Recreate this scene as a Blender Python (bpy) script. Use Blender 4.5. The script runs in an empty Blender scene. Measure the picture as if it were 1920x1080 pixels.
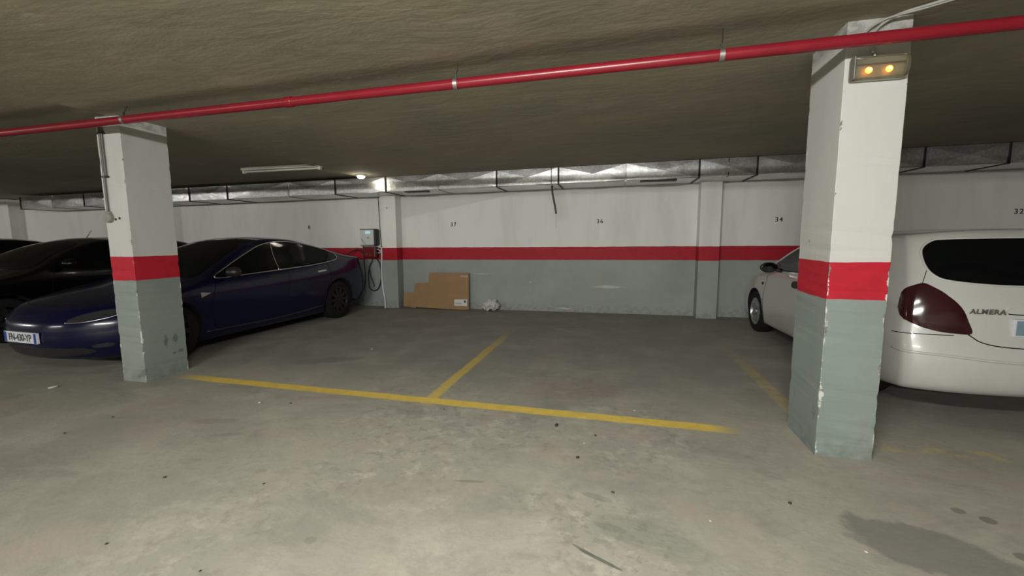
import bpy, bmesh, math, random
from mathutils import Vector, Matrix
from mathutils.bvhtree import BVHTree
random.seed(7)
S = bpy.context.scene
COL = S.collection
PI = math.pi

# ------------------------------------------------------------------ camera
ZC = 1.40
PITCH, ROLL, YAW, FPX = 0.11481, -0.00606, 0.22699, 812.37
cy, sy, cp, sp = math.cos(YAW), math.sin(YAW), math.cos(PITCH), math.sin(PITCH)
fw = Vector((-sy*cp, cy*cp, -sp)); rt = Vector((cy, sy, 0)); up = rt.cross(fw)
r2 = math.cos(ROLL)*rt + math.sin(ROLL)*up; u2 = -math.sin(ROLL)*rt + math.cos(ROLL)*up
cam_d = bpy.data.cameras.new('camera'); cam = bpy.data.objects.new('camera', cam_d); COL.objects.link(cam)
cam_d.sensor_fit = 'HORIZONTAL'; cam_d.sensor_width = 36; cam_d.lens = FPX/1920*36
cam_d.clip_start = .05; cam_d.clip_end = 200
M = Matrix.Identity(4)
for i in range(3):
    M[i][0] = r2[i]; M[i][1] = u2[i]; M[i][2] = -fw[i]
M[2][3] = ZC
cam.matrix_world = M
S.camera = cam

# ------------------------------------------------------------------ world, exposure
w = bpy.data.worlds.new('world'); S.world = w; w.use_nodes = True
w.node_tree.nodes['Background'].inputs[0].default_value = (.5, .52, .5, 1)
w.node_tree.nodes['Background'].inputs[1].default_value = .02
S.view_settings.view_transform = 'Standard'; S.view_settings.look = 'None'
S.view_settings.exposure = 0.0; S.view_settings.gamma = 1; S.view_settings.use_curve_mapping = False

# ------------------------------------------------------------------ lamps of the garage: tube lights over the drive aisle
def area(x, y, z, power, length, width, rotz=0, col=(1, .985, .93)):
    l = bpy.data.lights.new('tube_light', 'AREA'); l.shape = 'RECTANGLE'; l.size = length; l.size_y = width
    l.energy = power; l.color = col; l.spread = PI
    o = bpy.data.objects.new('tube_light', l); COL.objects.link(o); o.location = (x, y, z); o.rotation_euler = (0, 0, rotz)
    return o
TUBES = [(-0.35, -0.1, 135, 0, 1.5), (-1.7, -3.6, 420, 0, 2.7), (-9.4, -3.6, 120, 0, 2.7), (-17, -1.5, 260, 0, 2.7)]

def ceil_z(x, y=3.0):
    return 2.605 + .0125*x - .004*(y - 3)

# ------------------------------------------------------------------ helpers
def link(name, mesh, parent=None, mat=None):
    o = bpy.data.objects.new(name, mesh); COL.objects.link(o)
    if parent: o.parent = parent
    if mat:
        for m in (mat if isinstance(mat, (list, tuple)) else [mat]): mesh.materials.append(m)
    return o
def bm_obj(name, bm, mat=None, parent=None, smooth=False, kind=None):
    me = bpy.data.meshes.new(name); bmesh.ops.recalc_face_normals(bm, faces=bm.faces[:]); bm.to_mesh(me); bm.free()
    if smooth:
        for p in me.polygons: p.use_smooth = True
    o = link(name, me, parent, mat)
    if smooth and smooth != 'all':
        m = o.modifiers.new('es', 'EDGE_SPLIT'); m.split_angle = math.radians(38)
    if kind: o['kind'] = kind
    return o
def empty(name, loc=(0, 0, 0), rz=0):
    o = bpy.data.objects.new(name, None); COL.objects.link(o); o.location = loc; o.rotation_euler = (0, 0, rz); o.empty_display_size = .1
    return o
def tag(o, label, cat, group=None):
    o['label'] = label; o['category'] = cat
    if group: o['group'] = group
    return o
def add_box(bm, x0, x1, y0, y1, z0, z1, bev=0, seg=2):
    r = bmesh.ops.create_cube(bm, size=1)
    vs = r['verts']
    for v in vs:
        v.co = Vector(((x0+x1)/2 + v.co.x*(x1-x0), (y0+y1)/2 + v.co.y*(y1-y0), (z0+z1)/2 + v.co.z*(z1-z0)))
    if bev:
        es = list({e for v in vs for e in v.link_edges})
        bmesh.ops.bevel(bm, geom=es, offset=bev, segments=seg, affect='EDGES', profile=.5)
    return vs
def add_tube(bm, pts, rad, seg=10, closed=False, cap=True):
    pts = [Vector(p) for p in pts]; n = len(pts); rings = []
    prev = None
    for i, p in enumerate(pts):
        if closed: t = pts[(i+1) % n] - pts[i-1]
        else: t = pts[min(i+1, n-1)] - pts[max(i-1, 0)]
        t.normalize()
        if prev is None:
            a = Vector((0, 0, 1)) if abs(t.z) < .9 else Vector((1, 0, 0))
            nrm = t.cross(a).normalized()
        else:
            nrm = (prev - t*prev.dot(t)).normalized()
        prev = nrm; b = t.cross(nrm)
        r = rad[i] if isinstance(rad, (list, tuple)) else rad
        rings.append([bm.verts.new(p + r*(math.cos(2*PI*k/seg)*nrm + math.sin(2*PI*k/seg)*b)) for k in range(seg)])
    m = n if closed else n-1
    for i in range(m):
        A, B = rings[i], rings[(i+1) % n]
        for k in range(seg): bm.faces.new((A[k], A[(k+1) % seg], B[(k+1) % seg], B[k]))
    if cap and not closed:
        bm.faces.new(rings[0][::-1]); bm.faces.new(rings[-1])
def add_lathe(bm, prof, seg=32, axis='x', center=(0, 0, 0), close=False, cap=True):
    # prof: list of (radius, offset along axis)
    c = Vector(center); rings = []
    for r, h in prof:
        ring = []
        for k in range(seg):
            a = 2*PI*k/seg; ca, sa = r*math.cos(a), r*math.sin(a)
            v = {'x': (h, ca, sa), 'y': (ca, h, sa), 'z': (ca, sa, h)}[axis]
            ring.append(bm.verts.new(c + Vector(v)))
        rings.append(ring)
    m = len(rings) if close else len(rings)-1
    for i in range(m):
        A, B = rings[i], rings[(i+1) % len(rings)]
        for k in range(seg): bm.faces.new((A[k], A[(k+1) % seg], B[(k+1) % seg], B[k]))
    if not close and cap:
        bm.faces.new(rings[0][::-1]); bm.faces.new(rings[-1])
def catmull(pts, n=6, closed=True):
    out = []; N = len(pts); D = len(pts[0])
    rng = range(N) if closed else range(N-1)
    for i in rng:
        P = [pts[(i+k) % N] if closed else pts[min(max(i+k, 0), N-1)] for k in (-1, 0, 1, 2)]
        for j in range(n):
            t = j/n
            out.append(tuple(.5*((2*P[1][d]) + (-P[0][d]+P[2][d])*t + (2*P[0][d]-5*P[1][d]+4*P[2][d]-P[3][d])*t*t + (-P[0][d]+3*P[1][d]-3*P[2][d]+P[3][d])*t**3) for d in range(D)))
    if not closed: out.append(tuple(pts[-1]))
    return out
def interp(tab, x):
    # smooth monotone-ish interpolation of a table [(x, y), ...]
    if x <= tab[0][0]: return tab[0][1]
    if x >= tab[-1][0]: return tab[-1][1]
    n = len(tab)
    for i in range(n-1):
        if tab[i][0] <= x <= tab[i+1][0]: break
    x0, y0 = tab[i]; x1, y1 = tab[i+1]; h = x1-x0
    def slope(k):
        if k == 0 or k == n-1:
            a, b = (0, 1) if k == 0 else (n-2, n-1)
            return (tab[b][1]-tab[a][1])/(tab[b][0]-tab[a][0])
        a = (tab[k][1]-tab[k-1][1])/(tab[k][0]-tab[k-1][0]); b = (tab[k+1][1]-tab[k][1])/(tab[k+1][0]-tab[k][0])
        return 0 if a*b <= 0 else 2*a*b/(a+b)
    t = (x-x0)/h; m0, m1 = slope(i)*h, slope(i+1)*h
    return (2*t**3-3*t*t+1)*y0 + (t**3-2*t*t+t)*m0 + (-2*t**3+3*t*t)*y1 + (t**3-t*t)*m1
def smooth01(t):
    t = min(max(t, 0), 1); return t*t*(3-2*t)
def text_mesh(txt, size, depth=.002, spacing=1.0, bold=0.0):
    cu = bpy.data.curves.new('lettering', 'FONT'); cu.body = txt; cu.size = size; cu.extrude = depth/2
    cu.align_x = 'CENTER'; cu.align_y = 'CENTER'; cu.space_character = spacing; cu.offset = bold
    o = bpy.data.objects.new('tmp', cu); COL.objects.link(o)
    dg = bpy.context.evaluated_depsgraph_get(); dg.update()
    me = bpy.data.meshes.new_from_object(o.evaluated_get(dg)); bpy.data.objects.remove(o); bpy.data.curves.remove(cu)
    return me

# ------------------------------------------------------------------ node helpers
class N:
    def __init__(s, name):
        s.m = bpy.data.materials.new(name); s.m.use_nodes = True; s.t = s.m.node_tree; s.n = s.t.nodes; s.l = s.t.links
        s.b = s.n['Principled BSDF']; s._pos = None
    def new(s, t, **k):
        n = s.n.new(t)
        for a, v in k.items(): setattr(n, a, v)
        return n
    def put(s, sock, v):
        if isinstance(v, (int, float)): sock.default_value = v
        elif isinstance(v, tuple): sock.default_value = v + (1,) if len(v) == 3 and len(sock.default_value) == 4 else v
        else: s.l.new(v, sock)
    def math(s, op, a, b=0, c=0, clamp=False):
        n = s.new('ShaderNodeMath', operation=op, use_clamp=clamp)
        s.put(n.inputs[0], a); s.put(n.inputs[1], b)
        if len(n.inputs) > 2: s.put(n.inputs[2], c)
        return n.outputs[0]
    def pos(s, obj=False):
        if obj: return s.new('ShaderNodeTexCoord').outputs['Object']
        if not s._pos: s._pos = s.new('ShaderNodeNewGeometry').outputs['Position']
        return s._pos
    def xyz(s, v=None):
        n = s.new('ShaderNodeSeparateXYZ'); s.l.new(v or s.pos(), n.inputs[0]); return n.outputs
    def noise(s, scale, detail=4, rough=.55, vec=None, stretch=None, dist=0):
        n = s.new('ShaderNodeTexNoise'); v = vec or s.pos()
        if stretch:
            mp = s.new('ShaderNodeMapping'); s.l.new(v, mp.inputs[0]); mp.inputs['Scale'].default_value = stretch; v = mp.outputs[0]
        s.l.new(v, n.inputs['Vector']); n.inputs['Scale'].default_value = scale; n.inputs['Detail'].default_value = detail; n.inputs['Roughness'].default_value = rough
        n.inputs['Distortion'].default_value = dist
        return n.outputs['Fac']
    def voronoi(s, scale, feature='F1', vec=None):
        n = s.new('ShaderNodeTexVoronoi', feature=feature); s.l.new(vec or s.pos(), n.inputs['Vector']); n.inputs['Scale'].default_value = scale
        return n.outputs['Distance']
    def ramp(s, v, lo, hi, a=0., b=1.):
        n = s.new('ShaderNodeMapRange'); n.clamp = True; n.interpolation_type = 'SMOOTHSTEP'
        s.put(n.inputs[0], v); s.put(n.inputs[1], lo); s.put(n.inputs[2], hi); s.put(n.inputs[3], a); s.put(n.inputs[4], b)
        return n.outputs[0]
    def mix(s, f, a, b, mode='MIX'):
        n = s.new('ShaderNodeMix', data_type='RGBA', blend_type=mode); s.put(n.inputs[0], f); s.put(n.inputs[6], a); s.put(n.inputs[7], b)
        return n.outputs[2]
    def band(s, v, c, hw, soft):
        d = s.math('ABSOLUTE', s.math('SUBTRACT', v, c))
        return s.ramp(d, hw-soft, hw+soft, 1., 0.)
    def bump(s, h, strength=.3, dist=.01):
        n = s.new('ShaderNodeBump'); n.inputs['Strength'].default_value = strength; n.inputs['Distance'].default_value = dist
        s.l.new(h, n.inputs['Height']); s.l.new(n.outputs[0], s.b.inputs['Normal'])
    def set(s, **k):
        for a, v in k.items(): s.put(s.b.inputs[a.replace('_', ' ')], v)
        return s
def simple(name, col, rough=.5, metal=0., var=.12, scale=12, bump=0., **k):
    n = N(name); f = n.noise(scale, 3, vec=n.pos(obj=True))
    c2 = tuple(max(0, c*(1-var)) for c in col)
    n.set(Base_Color=n.mix(f, tuple(min(1, c*(1+var*.5)) for c in col), c2), Roughness=rough, Metallic=metal, **k)
    if bump: n.bump(n.noise(scale*3, 4, vec=n.pos(obj=True)), bump, .01)
    return n.m

# ------------------------------------------------------------------ surface materials
WHITE = (.50, .505, .475); RED = (.42, .011, .026); GREY = (.225, .262, .245)
def paint_bands(name, s2, s1, slope=0., pillar=None, scrapes=(), wall=False, white=WHITE, grey=GREY):
    n = N(name); X, Y, Z = n.xyz()
    wob = n.math('MULTIPLY', n.math('SUBTRACT', n.noise(6, 3), .5), .012)
    zz = n.math('ADD', n.math('SUBTRACT', Z, n.math('MULTIPLY', X, slope)), wob)
    big = n.noise(1.3, 5, .6); fine = n.noise(14, 5, .6); streak = n.noise(2.2, 4, .6, stretch=(1.6, 1.6, .35))
    gv = n.mix(n.ramp(big, .3, .75), grey, tuple(c*.82 for c in grey))
    gv = n.mix(n.ramp(streak, .45, .75), gv, tuple(c*.92 for c in (grey[0]*1.08, grey[1]*.99, grey[2]*.98)))
    wv = n.mix(n.ramp(streak, .4, .8), white, tuple(c*.88 for c in white))
    if wall:   # white slightly darker above a slanting edge in the middle bay
        line = n.math('SUBTRACT', Z, n.math('ADD', n.math('MULTIPLY', n.math('ADD', X, 4.2), .178), 1.80))
        m = n.math('MULTIPLY', n.ramp(line, -.006, .006), n.math('MULTIPLY', n.ramp(X, -4.3, -4.28), n.ramp(X, -1.0, -.6, 1., 0.)))
        wv = n.mix(m, wv, tuple(c*.86 for c in white))
    rv = n.mix(n.ramp(fine, .35, .7), RED, tuple(c*.85 for c in RED))
    c = n.mix(n.ramp(zz, s2-.003, s2+.003), gv, rv)
    c = n.mix(n.ramp(zz, s1-.003, s1+.003), c, wv)
    # grime near the floor
    g = n.math('MULTIPLY', n.ramp(Z, 0.0, .22, 1., 0.), n.ramp(fine, .35, .7))
    c = n.mix(n.math('MULTIPLY', g, .45), c, (.09, .09, .08))
    # small dark knocks
    k = n.ramp(n.voronoi(3.1), .035, .022, 0., 1.) if False else n.ramp(n.noise(7, 2, .4), .775, .79)
    c = n.mix(n.math('MULTIPLY', k, .55), c, (.10, .10, .095))
    if pillar:
        px, py, hw, hd = pillar
        ex = n.math('SUBTRACT', hw, n.math('ABSOLUTE', n.math('SUBTRACT', X, px)))
        ey = n.math('SUBTRACT', hd, n.math('ABSOLUTE', n.math('SUBTRACT', Y, py)))
        e = n.math('MAXIMUM', ex, ey)
        th = n.math('SUBTRACT', n.math('MULTIPLY', n.noise(11, 4, .7), .085), n.math('MULTIPLY', n.ramp(Z, .2, .8, 0., 1.), .0))
        th = n.math('SUBTRACT', th, n.ramp(Z, .95, 1.5, .037, .050))
        chip = n.ramp(n.math('SUBTRACT', e, th), 0.0, .003, 1., 0.)
        chip = n.math('MULTIPLY', chip, n.ramp(n.noise(3.0, 2), .40, .50))
        c = n.mix(chip, c, n.mix(n.ramp(fine, .45, .55), (.55, .56, .53), (.16, .15, .14)))
        # rubbed tyre marks
        r = n.math('MULTIPLY', n.ramp(n.noise(5, 4, .6, stretch=(1, 1, .5)), .60, .68), n.band(Z, .30, .10, .05))
        c = n.mix(n.math('MULTIPLY', r, .5), c, (.05, .055, .055))
        for (my, mz, ry, rz_) in ((3.475, .36, .022, .065), (3.575, .37, .03, .05), (3.62, .23, .03, .02), (3.55, .22, .02, .015)):
            a = n.math('DIVIDE', n.math('SUBTRACT', Y, my), ry); b = n.math('DIVIDE', n.math('SUBTRACT', Z, mz), rz_)
            d = n.math('ADD', n.math('SQRT', n.math('ADD', n.math('MULTIPLY', a, a), n.math('MULTIPLY', b, b))), n.math('MULTIPLY', n.math('SUBTRACT', n.noise(30, 4), .5), 1.6))
            c = n.mix(n.math('MULTIPLY', n.ramp(d, .7, 1.2, 1., 0.), n.math('MULTIPLY', n.ramp(X, px+hw-.02, px+hw-.01), .6)), c, (.06, .07, .068))
        # bare plaster collar against the ceiling
        top = n.ramp(n.math('ADD', Z, n.math('MULTIPLY', n.noise(7, 3), .03)), ceil_z(px)-.055, ceil_z(px)-.05)
        c = n.mix(n.math('MULTIPLY', top, n.ramp(fine, .4, .6)), c, (.33, .33, .31))
    for (x0, x1, zc, hh) in scrapes:
        m = n.math('ADD', n.math('DIVIDE', n.math('ABSOLUTE', n.math('SUBTRACT', X, (x0+x1)/2)), (x1-x0)/2),
                   n.math('DIVIDE', n.math('ABSOLUTE', n.math('SUBTRACT', Z, n.math('ADD', zc, n.math('MULTIPLY', n.math('SUBTRACT', n.noise(9, 3), .5), .03)))), hh))
        c = n.mix(n.math('MULTIPLY', n.ramp(m, .9, 1.1, 1., 0.), .85), c, (.50, .51, .49))
    n.set(Base_Color=c, Roughness=.62, Specular_IOR_Level=.35)
    n.bump(n.math('ADD', n.math('MULTIPLY', n.noise(60, 4), .3), n.noise(4, 3)), .22, .008)
    return n.m

def floor_material():
    n = N('trowelled_concrete_floor'); X, Y, Z = n.xyz()
    big = n.noise(.55, 6, .6, dist=.4); mid = n.noise(2.1, 7, .62, dist=.3); fine = n.noise(9, 7, .65, dist=.2); sw = n.noise(1.5, 7, .68, stretch=(.8, 1.3, 1), dist=.5)
    patchy = n.math('MULTIPLY', n.ramp(n.noise(.9, 4, .5), .36, .56), n.ramp(n.math('ABSOLUTE', n.math('ADD', X, .7)), .8, 2.0, 1., .25))
    c = n.mix(n.ramp(big, .3, .7), (.315, .303, .252), (.255, .255, .218))
    c = n.mix(n.math('MULTIPLY', n.ramp(mid, .46, .70), .55), c, (.375, .363, .305))
    c = n.mix(n.math('MULTIPLY', n.ramp(sw, .50, .64), .55), c, (.20, .20, .174))
    c = n.mix(n.math('MULTIPLY', n.band(n.noise(2.4, 8, .7, dist=.3), .5, .012, .012), .18), c, (.16, .16, .135))
    c = n.mix(n.math('MULTIPLY', n.math('MULTIPLY', n.ramp(fine, .51, .64), patchy), .45), c, (.43, .418, .355))
    c = n.mix(n.math('MULTIPLY', n.math('MULTIPLY', n.ramp(n.noise(13, 6, .65), .53, .61), patchy), .5), c, (.17, .165, .140))
    # faint pinkish residue
    pk = n.math('MULTIPLY', n.ramp(n.noise(1.7, 4, .6, stretch=(1, 1.5, 1)), .54, .66), .45)
    c = n.mix(pk, c, (.345, .275, .24))
    # darker, greyer tone inside the bays
    bay = n.ramp(n.math('ADD', Y, n.math('MULTIPLY', mid, .6)), 3.55, 4.6)
    c = n.mix(n.math('MULTIPLY', bay, .7), c, n.mix(n.ramp(mid, .35, .7), (.20, .197, .180), (.29, .275, .245)))
    # the bay markings, worn yellow paint
    wear = n.noise(9, 5, .7); wob = n.math('MULTIPLY', n.math('SUBTRACT', n.noise(3, 3), .5), .035)
    def stripe(u, c0, hw, m):
        d = n.math('ABSOLUTE', n.math('SUBTRACT', n.math('ADD', u, wob), c0))
        return n.math('MULTIPLY', n.ramp(d, hw-.012, hw+.012, 1., 0.), m)
    ul = n.math('ADD', Y, n.math('MULTIPLY', X, .033))
    m1 = stripe(ul, 3.327, .062, n.math('MULTIPLY', n.ramp(X, -4.45, -3.9), n.ramp(X, .68, .98, 1., 0.)))
    m1 = n.math('MULTIPLY', m1, n.ramp(wear, .25, .45, .55, .95))
    m2 = stripe(n.math('SUBTRACT', X, n.math('MULTIPLY', Y, .02)), -1.60, .052, n.math('MULTIPLY', n.ramp(Y, 3.25, 3.35), n.ramp(Y, 4.6, 6.7, 1., .0)))
    m2 = n.math('MULTIPLY', m2, n.ramp(wear, .3, .55, .35, .8))
    m3 = stripe(X, 1.44, .060, n.math('MULTIPLY', n.ramp(Y, 3.4, 3.6), n.ramp(Y, 4.6, 6.3, 1., 0.)))
    m3 = n.math('MULTIPLY', m3, n.ramp(wear, .38, .62, .08, .38))
    m4 = stripe(Y, 3.235, .06, n.math('MULTIPLY', n.ramp(X, 1.55, 1.7), n.ramp(X, 2.2, 2.7, 1., 0.)))
    m4 = n.math('MULTIPLY', m4, n.ramp(wear, .45, .62, .0, .42))
    m = n.math('MAXIMUM', n.math('MAXIMUM', m1, m2), n.math('MAXIMUM', m3, m4))
    c = n.mix(m, c, n.mix(n.ramp(fine, .35, .65), (.70, .50, .085), (.56, .41, .08)))
    # dried damp patch in the aisle
    def blob(x, y, rx, ry, ang, amt, col, c):
        ca, sa = math.cos(ang), math.sin(ang)
        dx = n.math('SUBTRACT', X, x); dy = n.math('SUBTRACT', Y, y)
        a = n.math('DIVIDE', n.math('ADD', n.math('MULTIPLY', dx, ca), n.math('MULTIPLY', dy, sa)), rx)
        b = n.math('DIVIDE', n.math('SUBTRACT', n.math('MULTIPLY', dy, ca), n.math('MULTIPLY', dx, sa)), ry)
        r = n.math('ADD', n.math('SQRT', n.math('ADD', n.math('MULTIPLY', a, a), n.math('MULTIPLY', b, b))), n.math('MULTIPLY', n.math('SUBTRACT', n.noise(7, 4), .5), .9))
        return n.mix(n.math('MULTIPLY', n.ramp(r, .8, 1.02, 1., 0.), amt), c, col)
    c = blob(1.42, 2.17, .34, .20, -.35, .70, (.125, .125, .118), c)
    c = blob(-.03, 1.79, .11, .012, -.45, .8, (.08, .085, .075), c)
    c = blob(.20, 1.98, .30, .12, -.3, .30, (.15, .17, .13), c)
    c = blob(.03, 2.01, .08, .03, -.2, .35, (.12, .13, .11), c)
    for (x, y) in ((1.75, 2.53), (1.84, 2.47), (1.78, 2.20), (1.86, 2.17), (1.95, 2.10), (2.07, 2.4)):
        c = blob(x, y, .035, .03, .4, .6, (.09, .09, .085), c)
    c = blob(-.78, 2.25, .10, .014, .12, .5, (.13, .125, .105), c)
    c = blob(-.10, 1.83, .07, .008, -.5, .7, (.09, .095, .085), c)
    c = blob(-.05, 2.25, .10, .03, -.3, .4, (.15, .15, .14), c)
    c = blob(-3.0, 2.62, .22, .05, .25, .35, (.16, .16, .145), c)
    c = blob(-2.7, 2.45, .12, .03, .3, .35, (.17, .165, .145), c)
    c = blob(-1.35, 1.62, .035, .03, .3, .5, (.17, .16, .13), c)
    c = blob(-1.1, 2.1, .4, .16, .2, .3, (.24, .21, .175), c)
    c = blob(-3.2, 4.3, .5, .12, .5, .35, (.10, .10, .095), c)
    c = blob(-.35, 3.9, .55, .25, .2, .25, (.22, .15, .13), c)
    n.set(Base_Color=c, Roughness=n.ramp(mid, .3, .7, .62, .78), Specular_IOR_Level=.3)
    h = n.math('ADD', n.math('MULTIPLY', sw, .8), n.math('ADD', mid, n.math('MULTIPLY', n.math('MULTIPLY', fine, patchy), .5)))
    n.bump(h, .3, .02)
    return n.m

def ceiling_material():
    n = N('formed_concrete_ceiling'); X, Y, Z = n.xyz()
    a = n.noise(.8, 5, .6, dist=.3); b = n.noise(2.2, 6, .6, stretch=(.6, 1.4, 1), dist=.3); f = n.noise(10, 5)
    c = n.mix(n.ramp(a, .3, .7), (.44, .395, .298), (.35, .338, .272))
    c = n.mix(n.math('MULTIPLY', n.ramp(b, .5, .75), .5), c, (.50, .465, .375))
    c = n.mix(n.math('MULTIPLY', n.ramp(f, .55, .75), .25), c, (.24, .225, .185))
    # soft-edged dark band running along the pipe and light scars
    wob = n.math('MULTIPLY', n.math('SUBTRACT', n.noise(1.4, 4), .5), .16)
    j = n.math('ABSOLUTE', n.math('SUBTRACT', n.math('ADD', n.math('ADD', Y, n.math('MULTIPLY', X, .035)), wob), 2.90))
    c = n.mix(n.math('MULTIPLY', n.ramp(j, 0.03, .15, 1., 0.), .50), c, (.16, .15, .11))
    j2 = n.math('ABSOLUTE', n.math('SUBTRACT', n.math('ADD', Y, wob), 1.96))
    c = n.mix(n.math('MULTIPLY', n.ramp(j2, 0.0, .12, 1., 0.), .22), c, (.2, .19, .15))
    sc = n.math('MULTIPLY', n.ramp(n.noise(2.6, 5, .7, stretch=(.6, 1.5, 1)), .66, .71), .5)
    c = n.mix(sc, c, (.62, .59, .50))
    n.set(Base_Color=c, Roughness=.85, Specular_IOR_Level=.2)
    n.bump(n.math('ADD', n.math('MULTIPLY', b, 1.4), n.math('ADD', a, n.math('MULTIPLY', f, .1))), .3, .04)
    return n.m

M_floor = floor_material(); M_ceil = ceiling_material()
M_wall = paint_bands('banded_wall_paint', .990, 1.234, .0035, scrapes=((-.38, .24, .492, .030), (-2.72, -2.28, .71, .010), (-1.02, -.70, .065, .02), (-1.55, -1.50, .55, .02)), wall=True, white=(.80, .805, .775), grey=(.32, .365, .345))
M_trimpaint = paint_bands('banded_pier_paint', .990, 1.234, .0035, white=(.80, .805, .775), grey=(.32, .365, .345))
M_plain = simple('bare_concrete', (.2, .19, .16), .85, var=.3, scale=2, bump=.3)

# ------------------------------------------------------------------ the room
def slab_grid(name, x0, x1, y0, y1, zf, thick, mat, up, nx=40, ny=30):
    bm = bmesh.new(); V = []
    for i in range(nx+1):
        row = []
        for j in range(ny+1):
            x = x0+(x1-x0)*i/nx; y = y0+(y1-y0)*j/ny
            row.append(bm.verts.new((x, y, zf(x, y))))
        V.append(row)
    for i in range(nx):
        for j in range(ny): bm.faces.new((V[i][j], V[i+1][j], V[i+1][j+1], V[i][j+1]))
    r = bmesh.ops.extrude_face_region(bm, geom=bm.faces[:])
    for v in [e for e in r['geom'] if isinstance(e, bmesh.types.BMVert)]: v.co.z += thick
    return bm_obj(name, bm, mat, smooth='all' if False else False, kind='structure')
XL, XR, YB, WY = -24., 9., -9., 8.15
slab_grid('floor', XL, XR, YB, WY, lambda x, y: 0, -.2, M_floor, 1, 4, 4)
SEAM = -4.58
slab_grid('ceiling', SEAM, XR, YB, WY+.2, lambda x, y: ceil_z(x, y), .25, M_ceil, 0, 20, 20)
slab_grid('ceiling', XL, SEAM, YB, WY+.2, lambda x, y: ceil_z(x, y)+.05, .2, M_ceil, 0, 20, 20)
def struct_box(name, x0, x1, y0, y1, z0, z1, mat, bev=0):
    bm = bmesh.new(); add_box(bm, x0, x1, y0, y1, z0, z1, bev); return bm_obj(name, bm, mat, kind='structure')
wall_back = struct_box('wall_back', XL, XR, WY, WY+.2, -.1, 2.95, M_wall)
struct_box('wall_left', XL-.2, XL, YB, WY+.2, -.1, 2.95, M_trimpaint)
struct_box('wall_right', XR, XR+.2, YB, WY+.2, -.1, 2.95, M_trimpaint)
struct_box('wall_front', XL, XR, YB-.2, YB, -.1, 2.95, M_trimpaint)
for i, (x0, x1, d) in enumerate([(-4.50, -4.17, .25), (1.43, 1.76, .25), (-10.25, -9.9, .28), (-15.1, -14.72, .28), (7.4, 7.73, .25)]):
    struct_box('trim_%d' % (i+1), x0, x1, WY-d, WY+.02, 0, ceil_z(x0)+.02 if d else 0, M_trimpaint, .008)

# stencilled bay numbers on the wall
M_stencil = simple('black_stencil_paint', (.06, .06, .06), .7)
for txt, x, z in (('8', -6.33, 1.65), ('37', -3.06, 1.67), ('36', -.23, 1.69), ('34', 2.71, 1.68), ('32', 5.95, 1.75)):
    me = text_mesh(txt, .105, .003, 1.25, .002)
    o = link('bay_number', me, wall_back, M_stencil); o.location = (x, WY-.0016, z); o.rotation_euler = (PI/2, 0, 0)

# ------------------------------------------------------------------ pillars
def pillar(x0, x1, y0, y1, s2, s1, label, chip_seed):
    px, py, hw, hd = (x0+x1)/2, (y0+y1)/2, (x1-x0)/2, (y1-y0)/2
    mat = paint_bands('banded_pillar_paint', s2, s1, 0, pillar=(px, py, hw, hd), white=(.50, .505, .485), grey=(.225, .272, .256))
    bm = bmesh.new(); add_box(bm, x0, x1, y0, y1, 0, ceil_z(px)+.01)
    # finer grid so knocked edges can be uneven
    for k in range(1, 64):
        bmesh.ops.bisect_plane(bm, geom=bm.verts[:]+bm.edges[:]+bm.faces[:], plane_co=(0, 0, k*.041), plane_no=(0, 0, 1))
    es = [e for e in bm.edges if abs((e.verts[0].co-e.verts[1].co).normalized().z) > .9 and abs(abs(e.verts[0].co.x-px)-hw) < 1e-4 and abs(abs(e.verts[0].co.y-py)-hd) < 1e-4]
    bmesh.ops.bevel(bm, geom=es, offset=.004, segments=1, affect='EDGES')
    rnd = random.Random(chip_seed); jit = {}
    for v in bm.verts:
        ex = hw-abs(v.co.x-px); ey = hd-abs(v.co.y-py)
        if max(ex, ey) < .0045 and .03 < v.co.z < 2.4:
            key = (round(v.co.z, 2), v.co.x > px, v.co.y > py)
            if key not in jit: jit[key] = rnd.random()**7*.008
            d = Vector((px-v.co.x, py-v.co.y, 0)).normalized(); v.co += d*jit[key]
    o = bm_obj('concrete_pillar', bm, mat)
    return tag(o, label, 'pillar')
P1 = pillar(-4.765, -4.479, 3.24, 3.69, 1.012, 1.243, 'concrete pillar left of the empty bays with a grey conduit and socket box on its front', 3)
P2 = pillar(1.295, 1.616, 3.012, 3.47, 1.014, 1.243, 'chipped concrete pillar on the right carrying an orange emergency lamp near its top', 5)

# ------------------------------------------------------------------ red sprinkler pipe
M_pipe = simple('red_pipe_paint', (.21, .008, .018), .30, var=.2, scale=8)
M_steel = simple('dull_steel', (.42, .42, .40), .4, .9)
M_dark = simple('dark_metal', (.03, .03, .028), .55, .3)
def pipe_pt(x):
    t = (x+5.6)/7.55
    return Vector((x, 3.075 - .24*t, 2.425 + .035*t))
t = empty('sprinkler_pipe', pipe_pt(-9)); tag(t, 'long red sprinkler pipe hung under the ceiling across both pillars', 'pipe')
def rel(o, parent): o.matrix_parent_inverse = Matrix.Translation(parent.location).inverted(); return o
bm = bmesh.new(); add_tube(bm, [pipe_pt(x*.5) for x in range(-40, 17)], .0335, 20, cap=True)
rel(bm_obj('pipe_run', bm, M_pipe, t, smooth=True), t)
for x in (-2.42, 3.6, -8.4):
    bm = bmesh.new(); add_tube(bm, [pipe_pt(x-.035), pipe_pt(x-.030), pipe_pt(x+.030), pipe_pt(x+.035)], [.036, .039, .039, .036], 20)
    rel(bm_obj('coupling', bm, M_pipe, t, smooth=True), t)
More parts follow.
